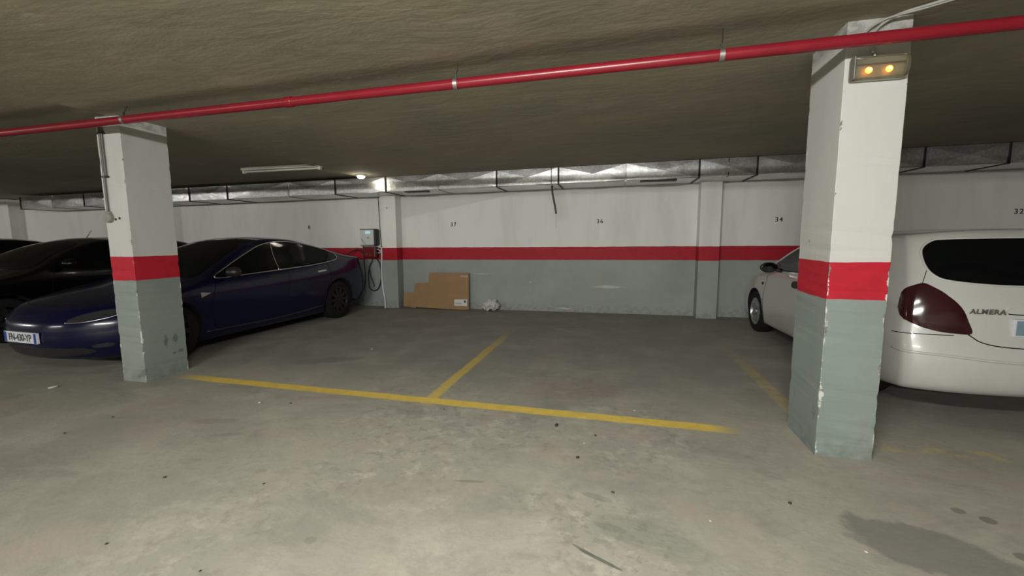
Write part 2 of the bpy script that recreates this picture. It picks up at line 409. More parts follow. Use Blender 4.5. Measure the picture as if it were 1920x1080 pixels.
for x in (-1.06, .60, -4.12, 2.7, -7.2):
    p = pipe_pt(x); bm = bmesh.new()
    add_tube(bm, [p+Vector((-.014, 0, 0)), p+Vector((.014, 0, 0))], .0375, 20)
    h = rel(bm_obj('hanger_ring', bm, M_steel, t, smooth=True), t)
    bm = bmesh.new()
    add_box(bm, p.x-.008, p.x+.008, p.y-.004, p.y+.004, p.z+.03, p.z+.065)
    add_tube(bm, [p+Vector((0, 0, .05)), p+Vector((.006, .02, .10)), (p.x+.006, p.y+.03, ceil_z(p.x)+.005)], .003, 8)
    rel(bm_obj('hanger_rod', bm, M_dark, t), t)

# ------------------------------------------------------------------ galvanised air duct along the wall
def duct_metal():
    n = N('galvanised_sheet'); v = n.pos()
    a = n.noise(2.4, 3, .5, stretch=(1, 1, 1.4)); s = n.voronoi(26)
    n.set(Base_Color=n.mix(n.ramp(s, .2, .6), (.66, .67, .68), (.54, .55, .56)), Metallic=.9, Roughness=n.ramp(a, .3, .7, .30, .42))
    n.bump(n.math('ADD', a, n.math('MULTIPLY', n.noise(7, 2), .06)), .45, .03)
    return n.m
M_duct = duct_metal()
M_satinlip = simple('bright_zinc_edge', (.75, .76, .76), .35, .6)
duct = empty('air_duct', (-3, 7.4, ceil_z(-3, 7.4)-.3)); tag(duct, 'long galvanised rectangular air duct running along the top of the back wall', 'duct')
DY0, DY1 = 7.40, 8.13
def dz(x): return ceil_z(x, 7.4)-.008
seams = [-13.4, -12.4, -11.45, -10.45, -9.45, -8.55, -7.6, -6.17, -5.13, -4.08, -3.06, -1.97, -.90, .19, 1.30, 2.12, 3.2, 4.25, 5.22, 6.3, 7.35, 8.4]
DH = .272
for i in range(len(seams)-1):
    x0, x1 = seams[i]+.004, seams[i+1]-.004; xm = (x0+x1)/2; rnd = random.Random(i)
    b = .012+rnd.random()*.012
    bm = bmesh.new()
    def V(x, y, z): return bm.verts.new((x, y, z))
    ft0, ft1 = V(x0, DY0, dz(x0)), V(x1, DY0, dz(x1)); fb0, fb1 = V(x0, DY0, dz(x0)-DH), V(x1, DY0, dz(x1)-DH)
    bt0, bt1 = V(x0, DY1, dz(x0)), V(x1, DY1, dz(x1)); bb0, bb1 = V(x0, DY1, dz(x0)-DH), V(x1, DY1, dz(x1)-DH)
    fc = V(xm+rnd.uniform(-.06, .06), DY0-b, dz(xm)-DH*.5); bc = V(xm, (DY0+DY1)/2, dz(xm)-DH-b*1.3)
    for q in ((ft0, ft1), (ft1, fb1), (fb1, fb0), (fb0, ft0)): bm.faces.new((q[0], q[1], fc))
    for q in ((fb0, fb1), (fb1, bb1), (bb1, bb0), (bb0, fb0)): bm.faces.new((q[0], q[1], bc))
    bm.faces.new((ft0, bt0, bt1, ft1)); bm.faces.new((ft0, fb0, bb0, bt0)); bm.faces.new((ft1, bt1, bb1, fb1)); bm.faces.new((bt0, bb0, bb1, bt1))
    rel(bm_obj('duct_section', bm, M_duct, duct), duct)
for i, x in enumerate(seams + [-1.02, 1.72]):
    thin = i >= len(seams); e = .006 if thin else .012
    bm = bmesh.new(); hw = .006 if thin else .014
    add_box(bm, x-hw, x+hw, DY0-e, DY1, dz(x)-DH-e, dz(x)-.002)
    rel(bm_obj('flange', bm, M_dark if (i % 3 != 1 or thin) else M_steel, duct), duct)
for i in range(len(seams)-1):
    xa, xb = seams[i]+.02, seams[i+1]-.02; bm = bmesh.new()
    add_tube(bm, [(xa, DY0-.004, dz(xa)-DH+.003), (xb, DY0-.004, dz(xb)-DH+.003)], .007, 8)
    rel(bm_obj('edge_lip', bm, M_satinlip, duct, smooth='all'), duct)
for x0, x1 in ((.42, .98), (-3.72, -3.28)):
    bm = bmesh.new(); add_box(bm, x0, x1, DY0+.02, DY0+.16, dz(x0)-DH-.020, dz(x0)-DH+.01)
    rel(bm_obj('duct_grille', bm, M_dark, duct), duct)
# dangling strap and thread
bm = bmesh.new()
sp_ = [Vector(q) for q in ((-1.005, 7.37, dz(-1)-.30), (-.995, 7.355, 2.16), (-.975, 7.35, 2.05), (-.95, 7.35, 1.93), (-.928, 7.35, 1.80))]
for a, b in zip(sp_, sp_[1:]):
    pa = [a+Vector((-.017, 0, 0)), a+Vector((.017, 0, 0)), b+Vector((.017, 0, 0)), b+Vector((-.017, 0, 0))]
    fr = [bm.verts.new(q) for q in pa]; bk = [bm.verts.new(q+Vector((0, .006, 0))) for q in pa]
    bm.faces.new(fr); bm.faces.new(bk[::-1])
    for k in range(4): bm.faces.new((fr[k], bk[k], bk[(k+1) % 4], fr[(k+1) % 4]))
so = bm_obj('hanging_strap', bm, M_dark); tag(so, 'dark metal strap dangling from the air duct above the empty bays', 'strap')
bm = bmesh.new(); add_tube(bm, [(-.928, 7.353, 1.80), (-.926, 7.353, 1.7), (-.930, 7.353, 1.55)], .0022, 6)
bm_obj('thread', bm, M_steel, so)

# ------------------------------------------------------------------ ceiling lamps
M_batten = simple('white_enamel', (.62, .62, .56), .4)
def emit(name, col, s):
    n = N(name); n.set(Base_Color=(.8, .8, .8), Emission_Color=col, Emission_Strength=s); return n.m
M_tube_on = emit('lit_tube', (1, .97, .86), 6); M_tube_off = simple('unlit_tube', (.60, .60, .52), .25)
M_warm = emit('lit_bulb', (1, .93, .78), 9)
def fixture(x, y, z, lit, label, length=1.5, rz=0):
    t = empty('fluorescent_light', (x, y, z), rz); tag(t, label, 'light')
    bm = bmesh.new(); add_box(bm, -length/2, length/2, -.05, .05, -.045, 0, .006); bm_obj('housing', bm, M_batten, t)
    bm = bmesh.new(); add_tube(bm, [(-length/2+.04, 0, -.065), (length/2-.04, 0, -.065)], .016, 12); bm_obj('tube', bm, M_tube_on if lit else M_tube_off, t, smooth=True)
    for s in (-1, 1):
        bm = bmesh.new(); add_box(bm, s*(length/2-.02)-.018, s*(length/2-.02)+.018, -.022, .022, -.092, -.04, .004); bm_obj('lamp_holder', bm, M_batten, t)
    return t
fixture(-5.22, 6.13, ceil_z(-5.2, 6.1)+.045, False, 'unlit white fluorescent batten on the ceiling beyond the left pillar', 1.5, -.03)
TL = ['lit fluorescent batten on the ceiling directly above the camera', 'lit fluorescent batten over the drive aisle behind the camera', 'lit fluorescent batten over the drive aisle left of the camera', 'lit fluorescent batten at the far left end of the drive aisle']
for k, (x, y, pw, rz, ln) in enumerate(TUBES):
    zc = ceil_z(x, y)+(.05 if x < SEAM else 0)
    fixture(x, y, zc, True, TL[k], ln, rz)
    # a tube shines all round: down, and sideways along the ceiling
    area(x, y, zc-.10, pw*.5, ln-.1, .08, rz)
    for sgn in (-1, 1):
        l = area(x, y+sgn*.06, zc-.075, pw*.55, ln-.1, .05, rz); l.rotation_euler = (sgn*PI/2, 0, 0)
t = empty('bulkhead_light', (-4.36, 7.05, ceil_z(-4.36, 7.05))); tag(t, 'small lit round bulkhead lamp on the ceiling in front of the duct', 'light')
bm = bmesh.new(); add_lathe(bm, [(.085, 0), (.085, -.02), (.078, -.028)], 24, 'z'); bm_obj('lamp_base', bm, M_batten, t)
bm = bmesh.new(); add_lathe(bm, [(.070, -.027), (.068, -.045), (.055, -.062), (.03, -.072), (.008, -.075)], 24, 'z'); bm_obj('lamp_cover', bm, M_warm, t, smooth='all')
l = bpy.data.lights.new('bulkhead_glow', 'POINT'); l.energy = 2.2; l.shadow_soft_size = .07; l.color = (1, .9, .72)
o = bpy.data.objects.new('bulkhead_glow', l); COL.objects.link(o); o.location = (-4.36, 7.03, ceil_z(-4.36)-.13)

# ------------------------------------------------------------------ emergency lamp on right pillar
t = empty('emergency_lamp', (1.440, 3.012, 2.280)); tag(t, 'small emergency lamp with two glowing orange bulbs on the right pillar', 'lamp')
M_lampbody = simple('aged_plastic', (.30, .29, .22), .45); 
bm = bmesh.new(); add_box(bm, -.128, .140, -.028, 0, 0, .126, .012, 3); bm_obj('lamp_base', bm, M_lampbody, t)
n = N('clear_yellowed_cover'); n.set(Base_Color=(.93, .92, .80), Roughness=.10, Transmission_Weight=.95, IOR=1.06); M_cover = n.m
bm = bmesh.new()
prof = [(-.028, .004), (-.060, .008), (-.078, .03), (-.084, .065), (-.078, .10), (-.060, .122), (-.028, .126)]
L_, R_ = [], []
for s, lst in ((-1, L_), (1, R_)):
    for (y, z) in prof: lst.append(bm.verts.new((.006+s*.130, y, z)))
for k in range(len(prof)-1): bm.faces.new((L_[k], R_[k], R_[k+1], L_[k+1]))
bm.faces.new(L_); bm.faces.new(R_[::-1])
mo = bm_obj('lamp_cover', bm, M_cover, t, smooth=True)
sm = mo.modifiers.new('s', 'SOLIDIFY'); sm.thickness = .002
bm = bmesh.new(); add_box(bm, -.132, -.124, -.080, -.026, .002, .125, .003); bm_obj('end_cap', bm, simple('grey_plastic', (.16, .16, .13), .4), t)
bm = bmesh.new(); add_box(bm, -.115, .126, -.052, -.045, .078, .086); bm_obj('reflector_bar', bm, simple('brown_plastic', (.12, .07, .05), .5), t)
bm = bmesh.new(); add_box(bm, -.112, .126, -.040, -.029, .012, .118); bm_obj('reflector', bm, simple('cream_reflector', (.34, .33, .26), .35), t)
M_orange = emit('glowing_orange_bulb', (1, .30, .02), 4.5)
M_yel = emit('bulb_filament', (1, .72, .12), 10)
for x in (-.048, .048):
    bm = bmesh.new(); bmesh.ops.create_uvsphere(bm, u_segments=16, v_segments=10, radius=.017)
    for v in bm.verts: v.co = Vector((v.co.x, v.co.y*.7, v.co.z)) + Vector((x, -.058, .048))
    b = bm_obj('bulb', bm, M_orange, t, smooth='all')
    bm = bmesh.new(); bmesh.ops.create_uvsphere(bm, u_segments=10, v_segments=8, radius=.007)
    for v in bm.verts: v.co += Vector((x, -.068, .050))
    bm_obj('filament', bm, M_yel, b, smooth='all')
bm = bmesh.new(); add_tube(bm, [(-.01, -.02, .128), (-.01, -.02, .150)], .009, 10); bm_obj('cable_gland', bm, M_steel, t)
# cables from the lamp to the ceiling
M_cable = simple('pale_grey_cable', (.38, .38, .35), .5)
cz = lambda x: ceil_z(x, 2.8)
bm = bmesh.new(); add_tube(bm, catmull([(1.42, 2.99, 2.43), (1.42, 3.0, 2.54), (1.50, 2.96, cz(1.5)-.018), (1.64, 2.86, cz(1.6)-.012), (1.80, 2.74, cz(1.8)-.012), (1.95, 2.60, cz(1.9)-.01)], 6, False), .008, 8)
cb = bm_obj('power_cable', bm, M_cable, smooth='all'); tag(cb, 'pale cable running from the right pillar onto the ceiling above the pipe', 'cable')
bm = bmesh.new(); add_tube(bm, catmull([(1.36, 3.0, 2.53), (1.44, 2.97, cz(1.4)-.03), (1.60, 2.90, cz(1.6)-.02), (1.74, 2.80, cz(1.7)-.02)], 6, False), .006, 8)
bm_obj('cable_strand', bm, M_cable, cb, smooth='all')

# ------------------------------------------------------------------ conduit and socket box on the left pillar
t = empty('wall_conduit', (-4.69, 3.24, 1.6)); tag(t, 'grey conduit with a small socket box on the front of the left pillar', 'conduit')
M_cond = simple('grey_conduit', (.11, .11, .10), .45)
bm = bmesh.new(); add_tube(bm, [(-.012, -.016, .06), (-.012, -.016, .93)], .010, 10); add_tube(bm, [(.012, -.016, .40), (.012, -.016, .93)], .008, 10); bm_obj('conduit_run', bm, M_cond, t, smooth=True)
for z in (.40, .80):
    bm = bmesh.new(); add_box(bm, -.036, .032, -.024, 0, z-.008, z+.008, .003); bm_obj('clamp', bm, M_dark, t)
bm = bmesh.new(); add_lathe(bm, [(.045, 0), (.045, -.028), (.040, -.036), (.012, -.038)], 24, 'y', (-.010, 0, .015)); add_box(bm, -.035, .015, -.03, 0, .04, .075, .006); bm_obj('socket_box', bm, simple('cream_plastic', (.22, .22, .185), .45), t)
for x, z in ((-.062, .02), (.052, .0), (.10, .01)):
    bm = bmesh.new(); add_lathe(bm, [(.012, 0), (.010, -.005), (.003, -.007)], 10, 'y', (x, 0, z)); bm_obj('wall_plug', bm, M_dark, t)

# ------------------------------------------------------------------ EV charger, red box, conduits, cables
M_wplas = simple('white_plastic', (.62, .64, .64), .35); M_bplas = simple('black_plastic', (.015, .015, .016), .4)
t = empty('wall_charger', (-4.84, WY, 1.27)); tag(t, 'white car charger box with a blue label on the wall above the red band', 'charger')
bm = bmesh.new(); add_box(bm, -.185, .125, -.17, 0, 0, .32, .02, 3); bm_obj('charger_body', bm, M_wplas, t)
bm = bmesh.new(); add_box(bm, .120, .172, -.165, 0, .005, .315, .014, 3); bm_obj('side_panel', bm, M_bplas, t)
bm = bmesh.new(); add_box(bm, -.18, .15, -.175, -.0, .318, .332, .004); M_gt = simple('grey_trim', (.14, .14, .14), .4); bm_obj('edge_trim', bm, M_gt, t)
bm = bmesh.new(); add_box(bm, -.18, .15, -.175, 0, -.012, 0, .004); bm_obj('edge_trim', bm, M_gt, t)
bm = bmesh.new(); add_box(bm, -.055, .055, -.174, -.168, .235, .288, .01); bm_obj('blue_label', bm, emit('blue_label_glow', (.03, .42, .62), .55), t)  # the label's blue is added emission, so it glows by itself
bm = bmesh.new(); add_box(bm, -.02, .02, -.1735, -.168, .14, .165); bm_obj('printed_mark', bm, simple('reddish_print', (.40, .22, .20), .5), t)
bm = bmesh.new(); add_tube(bm, catmull([(-.15, -.172, .13), (-.11, -.174, .07), (-.06, -.172, .02)], 5, False), .006, 8); bm_obj('smudge_mark', bm, simple('grey_print', (.25, .25, .25), .5), t)
t = empty('charger_supply_box', (-4.86, WY, 1.0)); tag(t, 'dark red box on the red band under the white car charger', 'box')
bm = bmesh.new(); add_box(bm, -.14, .12, -.10, 0, .015, .235, .012); bm_obj('box_body', bm, simple('dark_red_plastic', (.17, .006, .010), .4), t)
bm = bmesh.new(); add_box(bm, .118, .15, -.10, 0, .015, .235, .01); bm_obj('box_side', bm, M_bplas, t)
M_amb = simple('amber_dot', (.40, .25, .05), .4)
for xx, zz in ((-.07, .087), (.008, .067)):
    bm = bmesh.new(); add_box(bm, xx-.01, xx+.01, -.106, -.095, zz-.008, zz+.008); bm_obj('indicator', bm, M_amb, t)
bm = bmesh.new(); add_tube(bm, catmull([(.14, -.06, .17), (.18, -.07, .19), (.22, -.06, .15), (.25, -.06, .2), (.27, -.05, .17), (.22, -.07, .12), (.16, -.06, .11)], 6, False), .010, 8); bm_obj('white_lead', bm, M_wplas, t, smooth='all')
# black coiled cable
t = tag(empty('charging_cable', (-4.8, WY-.05, .9)), 'black charging cable looped under the charger and hooked toward the dark blue car', 'cable')
loop = [(-.03, .0, .12), (.10, -.01, .06), (.155, -.01, -.12), (.15, -.01, -.34), (.08, -.01, -.52), (-.03, -.01, -.57), (-.12, -.01, -.5), (-.135, -.01, -.3), (-.10, -.01, -.08), (-.03, -.02, .05)]
bm = bmesh.new(); add_tube(bm, catmull(loop, 6, True), .010, 8, closed=True); bm_obj('cable_loop', bm, M_bplas, t, smooth='all')
bm = bmesh.new(); add_tube(bm, catmull([(-.10, -.02, -.05), (-.08, -.02, -.25), (-.02, -.02, -.42), (-.01, -.02, -.5)], 6, False), .009, 8); bm_obj('cable_tail', bm, M_bplas, t, smooth='all')
bm = bmesh.new(); add_tube(bm, catmull([(-.215, -.02, .55), (-.22, -.02, .3), (-.215, -.02, .0), (-.19, -.03, -.3), (-.20, -.1, -.55), (-.28, -.12, -.72)], 6, False), .011, 8); bm_obj('cable_drop', bm, M_bplas, t, smooth='all')
bm = bmesh.new(); add_tube(bm, catmull([(-.215, -.02, .20), (-.32, -.08, .28), (-.42, -.2, .22), (-.46, -.36, .12), (-.50, -.42, .08)], 6, False), .012, 8); bm_obj('cable_to_car', bm, M_bplas, t, smooth='all')
# white conduit
t = tag(empty('white_conduit', (-4.52, WY-.27, 0)), 'thin white conduit hanging beside the left wall pier down to the floor', 'conduit')
bm = bmesh.new(); add_tube(bm, catmull([(.03, 0, 1.235), (.03, 0, 1.05), (.015, 0, .80), (.01, .01, .55), (.035, .0, .35), (.075, -.02, .18), (.085, -.03, .004)], 6, False), .017, 10); bm_obj('conduit_hose', bm, M_wplas, t, smooth='all')
bm = bmesh.new(); add_tube(bm, [(.0, 0, 2.22), (.012, 0, 1.7), (.03, 0, 1.23)], .008, 8); bm_obj('black_feed', bm, simple('dark_grey_cable', (.06, .06, .06), .5), t, smooth='all')

# ------------------------------------------------------------------ cardboard and bag
def cardboard():
    n = N('brown_cardboard'); P = n.pos(obj=True)
    n.set(Base_Color=n.mix(n.noise(5, 4, vec=P), (.36, .225, .115), (.27, .17, .085)), Roughness=.85)
    n.bump(n.noise(7, 3, vec=P), .5, .02); return n.m
M_card = cardboard(); M_tape = simple('packing_tape', (.42, .31, .24), .35)
t = tag(empty('cardboard_box', (-3.41, 8.0, 0.004)), 'flattened brown cardboard box with stepped edge leaning on the back wall', 'box'); t.rotation_euler = (-.085, 0, 0)
def sheet(name, poly, y0, y1, mat, parent):
    bm = bmesh.new(); a = [bm.verts.new((x, y0, z)) for x, z in poly]; b = [bm.verts.new((x, y1, z)) for x, z in poly]
    bm.faces.new(a); bm.faces.new(b[::-1]); k = len(poly)
    for i in range(k): bm.faces.new((a[i], b[i], b[(i+1) % k], a[(i+1) % k]))
    return bm_obj(name, bm, mat, parent)
sheet('back_panel', [(-.70, .035), (-.70, .30), (-.69, .31), (-.43, .32), (-.43, 0.0)], -.012, 0, M_card, t)
sheet('middle_panel', [(-.47, .03), (-.47, .33), (-.45, .50), (-.16, .52), (-.10, .01)], -.024, -.012, M_card, t)
sheet('front_panel', [(-.68, .035), (-.68, .09), (-.45, .12), (-.44, .38), (-.15, .40), (-.14, .70), (-.11, .725), (.69, .725), (.70, .01), (.60, 0), (.0, .01)], -.036, -.024, M_card, t)
sheet('top_flap', [(-.11, .64), (-.12, .725), (.68, .728), (.69, .70)], -.044, -.036, M_card, t)
sheet('white_label', [(.40, .075), (.40, .20), (.665, .205), (.665, .075)], -.040, -.036, simple('label_paper', (.62, .63, .63), .5), t)
bm = bmesh.new(); add_box(bm, .60, .64, -.042, -.039, .14, .185, 0); add_box(bm, .42, .56, -.0415, -.039, .125, .131); add_box(bm, .42, .54, -.0415, -.039, .105, .110); bm_obj('label_print', bm, M_stencil, t)
sheet('tape_strip', [(.52, .64), (.52, .675), (.68, .675), (.68, .64)], -.047, -.043, M_tape, t)
n = N('crumpled_plastic'); n.set(Base_Color=(.50, .51, .49), Roughness=.4); n.bump(n.noise(22, 4, .6), .7, .02); M_bag = n.m
bm = bmesh.new(); bmesh.ops.create_icosphere(bm, subdivisions=5, radius=1)
from mathutils import noise as mnoise
for v in bm.verts:
    d = v.co.normalized(); ang = math.atan2(d.z, d.x)
    r = 1 + .18*mnoise.noise(d*2.2) + .14*mnoise.noise(d*5+Vector((3, 1, 0))) - .10*abs(mnoise.noise(d*9))
    x, y, z = d.x*r*.165, d.y*r*.085, d.z*r*.135
    if z < 0: z *= .75
    hole = math.exp(-((x-.0)**2+(z+.03)**2)/(.035**2))
    if d.y < 0: y += .075*hole
    notch = math.exp(-((x-.01)/.03)**2) if z < -.03 else 0
    z += notch*.05
    v.co = Vector((x, y, z))
zmin = min(v.co.z for v in bm.verts)
for v in bm.verts: v.co.z -= zmin
o = bm_obj('plastic_bag', bm, M_bag, smooth='all'); o.location = (-2.27, 7.97, 0); tag(o, 'crumpled white plastic bag on the floor against the back wall', 'bag')

# ------------------------------------------------------------------ small litter on the floor
M_grit = simple('black_grit', (.03, .028, .025), .7); M_chip = simple('pale_chip', (.6, .6, .57), .6)
def crumb(x, y, r, mat, name, label, group, flat=.45):
    bm = bmesh.new(); bmesh.ops.create_icosphere(bm, subdivisions=2, radius=r); rr = random.Random(int(x*1000))
    sx, sy_ = rr.uniform(.7, 1.5), rr.uniform(.6, 1.0)
    for v in bm.verts:
        q = 1+.4*mnoise.noise(v.co*60+Vector((x, y, 0))*9); v.co = Vector((v.co.x*sx*q, v.co.y*sy_*q, v.co.z*flat*q))
    zm = min(v.co.z for v in bm.verts)
    for v in bm.verts: v.co.z -= zm
    o = bm_obj(name, bm, mat, smooth='all'); o.location = (x, y, 0); o.rotation_euler = (0, 0, rr.uniform(0, 3)); tag(o, label, 'litter', group)
GRIT = [(.94, 2.41, .011, 'alone in front of the right pillar, nearer the camera'), (-.38, 3.1, .017, 'largest one, just below the right half of the yellow line'), (-.09, 2.99, .012, 'right of the largest crumb below the yellow line'),
    (-.19, 2.65, .014, 'nearer the camera than the two larger crumbs below the line'), (.03, 2.31, .009, 'in the middle of the foreground floor, right of the rough patch'), (-1.93, 1.97, .007, 'on the pale floor below the left half of the yellow line'),
    (-2.56, 1.9, .008, 'right of and well below the foot of the left pillar'), (-2.66, 3.06, .011, 'beside a white chip just below the left part of the yellow line'), (-1.32, 3.21, .008, 'at the lower side of the yellow line where the divider joins'),
    (-2.26, 1.39, .007, 'near the bottom edge, left of centre, the upper left of two'), (-1.68, 1.35, .006, 'near the bottom edge, left of centre, the lower right of two'), (-3.87, 2.21, .011, 'in front of the dark blue car, the nearer of two'), (-3.85, 2.51, .008, 'in front of the dark blue car, the farther of two')]
for x, y, r, tx in GRIT:
    crumb(x, y, r, M_grit, 'grit_crumb', 'dark grit crumb, '+tx, 'dark crumbs of grit on the floor')
CHIPS = [(.5, 2.17, .006, 'in the foreground between the centre and the right pillar'), (-.16, 2.86, .008, 'among the dark crumbs below the right half of the yellow line'), (.2, 3.52, .009, 'just above the right half of the yellow line'),
    (-2.94, 3.02, .013, 'just below the left part of the yellow line'), (-5.2, 2.93, .03, 'largest one, left of the left pillar, before the blue car'), (-2.96, 4.86, .020, 'inside the left empty bay, left of the divider line'), (1.13, 2.09, .008, 'at the left end of the damp patch at right')]
for x, y, r, tx in CHIPS:
    crumb(x, y, r, M_chip, 'plaster_chip', 'white plaster chip '+tx, 'white plaster chips on the floor', .25)

# ------------------------------------------------------------------ cars
def car_paint(name, col, rough=.25, coat=1., metal=0., dust=.0, spec=.5):
    n = N(name); f = n.noise(5, 4, vec=n.pos(obj=True)); P = n.xyz(n.pos(obj=True))
    low = n.math('MULTIPLY', n.ramp(P[2], .15, .55, 1., 0.), n.ramp(f, .35, .65))
    c = n.mix(n.math('MULTIPLY', low, dust), col, (.22, .21, .18))
    n.set(Base_Color=c, Roughness=rough, Metallic=metal, Coat_Weight=coat, Coat_Roughness=.06, Specular_IOR_Level=spec); return n.m
M_glass = simple('tinted_glass', (.003, .004, .004), .06, var=.2, Specular_IOR_Level=.22); 
M_rubber = simple('tyre_rubber', (.009, .009, .009), .85, var=.3, Specular_IOR_Level=.25); M_alloy = simple('silver_alloy', (.42, .42, .41), .35, .8); M_alloyd = simple('dark_wheel_cover', (.018, .018, .019), .45, .3)
M_chrome = simple('chrome', (.75, .76, .77), .12, 1., var=.02); M_satin = simple('satin_bright_trim', (.50, .51, .52), .25, 1., var=.02)
M_under = simple('black_underbody', (.006, .006, .006), .8)
M_seam = simple('panel_gap', (.006, .006, .006), .7, Specular_IOR_Level=.1); M_plate = simple('plate_white', (.62, .64, .68), .4); M_plblue = simple('plate_blue', (.02, .05, .28), .4)
n = N('headlamp_glass'); n.set(Base_Color=(.02, .022, .025), Roughness=.08, Metallic=.1, Coat_Weight=1.); M_head = n.m

def car_mesh(sp):
    """shell of a car body from a cube-mapped grid; y from nose 0 to tail L, x sideways, z up"""
    L, W = sp['L'], sp['W']/2
    def top(y, u):
        z = interp(sp['top'], y); return z - sp.get('crown', .05)*abs(u)**2.4
    def zbot(y): return interp(sp['bot'], y)
    def plan(y): return W*interp(sp['plan'], y)
    def hw(y, z):
        w_ = plan(y); r = interp(sp['side'], z)
        ztop = interp(sp['top'], y); belt = interp(sp['belt'], y)
        if z > belt:
            t = (z-belt)/max(.05, (1.40-belt)); w_ = w_*r*(1-t) + min(w_, interp(sp['rail'], y))*t
        else: w_ *= r
        return w_
    def P(u, v, w):
        # first guess of y, then push nose and tail by their own profiles
        y = v*L
        for _ in range(2):
            zt = top(y, u); zb = zbot(y); z = zb + (zt-zb)*w
            kf = 1-smooth01(v/.22); kr = 1-smooth01((1-v)/.22)
            y = v*L + kf*(interp(sp['front'], z)+sp['fcorner']*abs(u)**3.2) - kr*(interp(sp['rear'], z)+sp['rcorner']*abs(u)**4)
        x = u*hw(y, z)
        return Vector((x, y, z))
    NU, NV, NW = 24, 96, 26
    def dist(i, n): # denser near ends
        t = i/n; return .5-.5*math.cos(PI*t)*(.35) - .5*(1-2*t)*.65 if True else t
    us = [2*dist(i, NU)-1 for i in range(NU+1)]; vs = [dist(i, NV) for i in range(NV+1)]; ws = [dist(i, NW) for i in range(NW+1)]
    bm = bmesh.new(); cache = {}
    def V(i, j, k):
        if (i, j, k) not in cache: cache[(i, j, k)] = bm.verts.new(P(us[i], vs[j], ws[k]))
        return cache[(i, j, k)]
    for i in range(NU):
        for j in range(NV):
            for k in (0, NW): bm.faces.new((V(i, j, k), V(i+1, j, k), V(i+1, j+1, k), V(i, j+1, k)))
        for k in range(NW):
            for j in (0, NV): bm.faces.new((V(i, j, k), V(i+1, j, k), V(i+1, j, k+1), V(i, j, k+1)))
    for j in range(NV):
        for k in range(NW):
            for i in (0, NU): bm.faces.new((V(i, j, k), V(i, j+1, k), V(i, j+1, k+1), V(i, j, k+1)))
    for _ in range(sp.get('smooth', 3)): bmesh.ops.smooth_vert(bm, verts=bm.verts[:], factor=.5, use_axis_x=True, use_axis_y=True, use_axis_z=True)
    bmesh.ops.recalc_face_normals(bm, faces=bm.faces[:])
    return bm

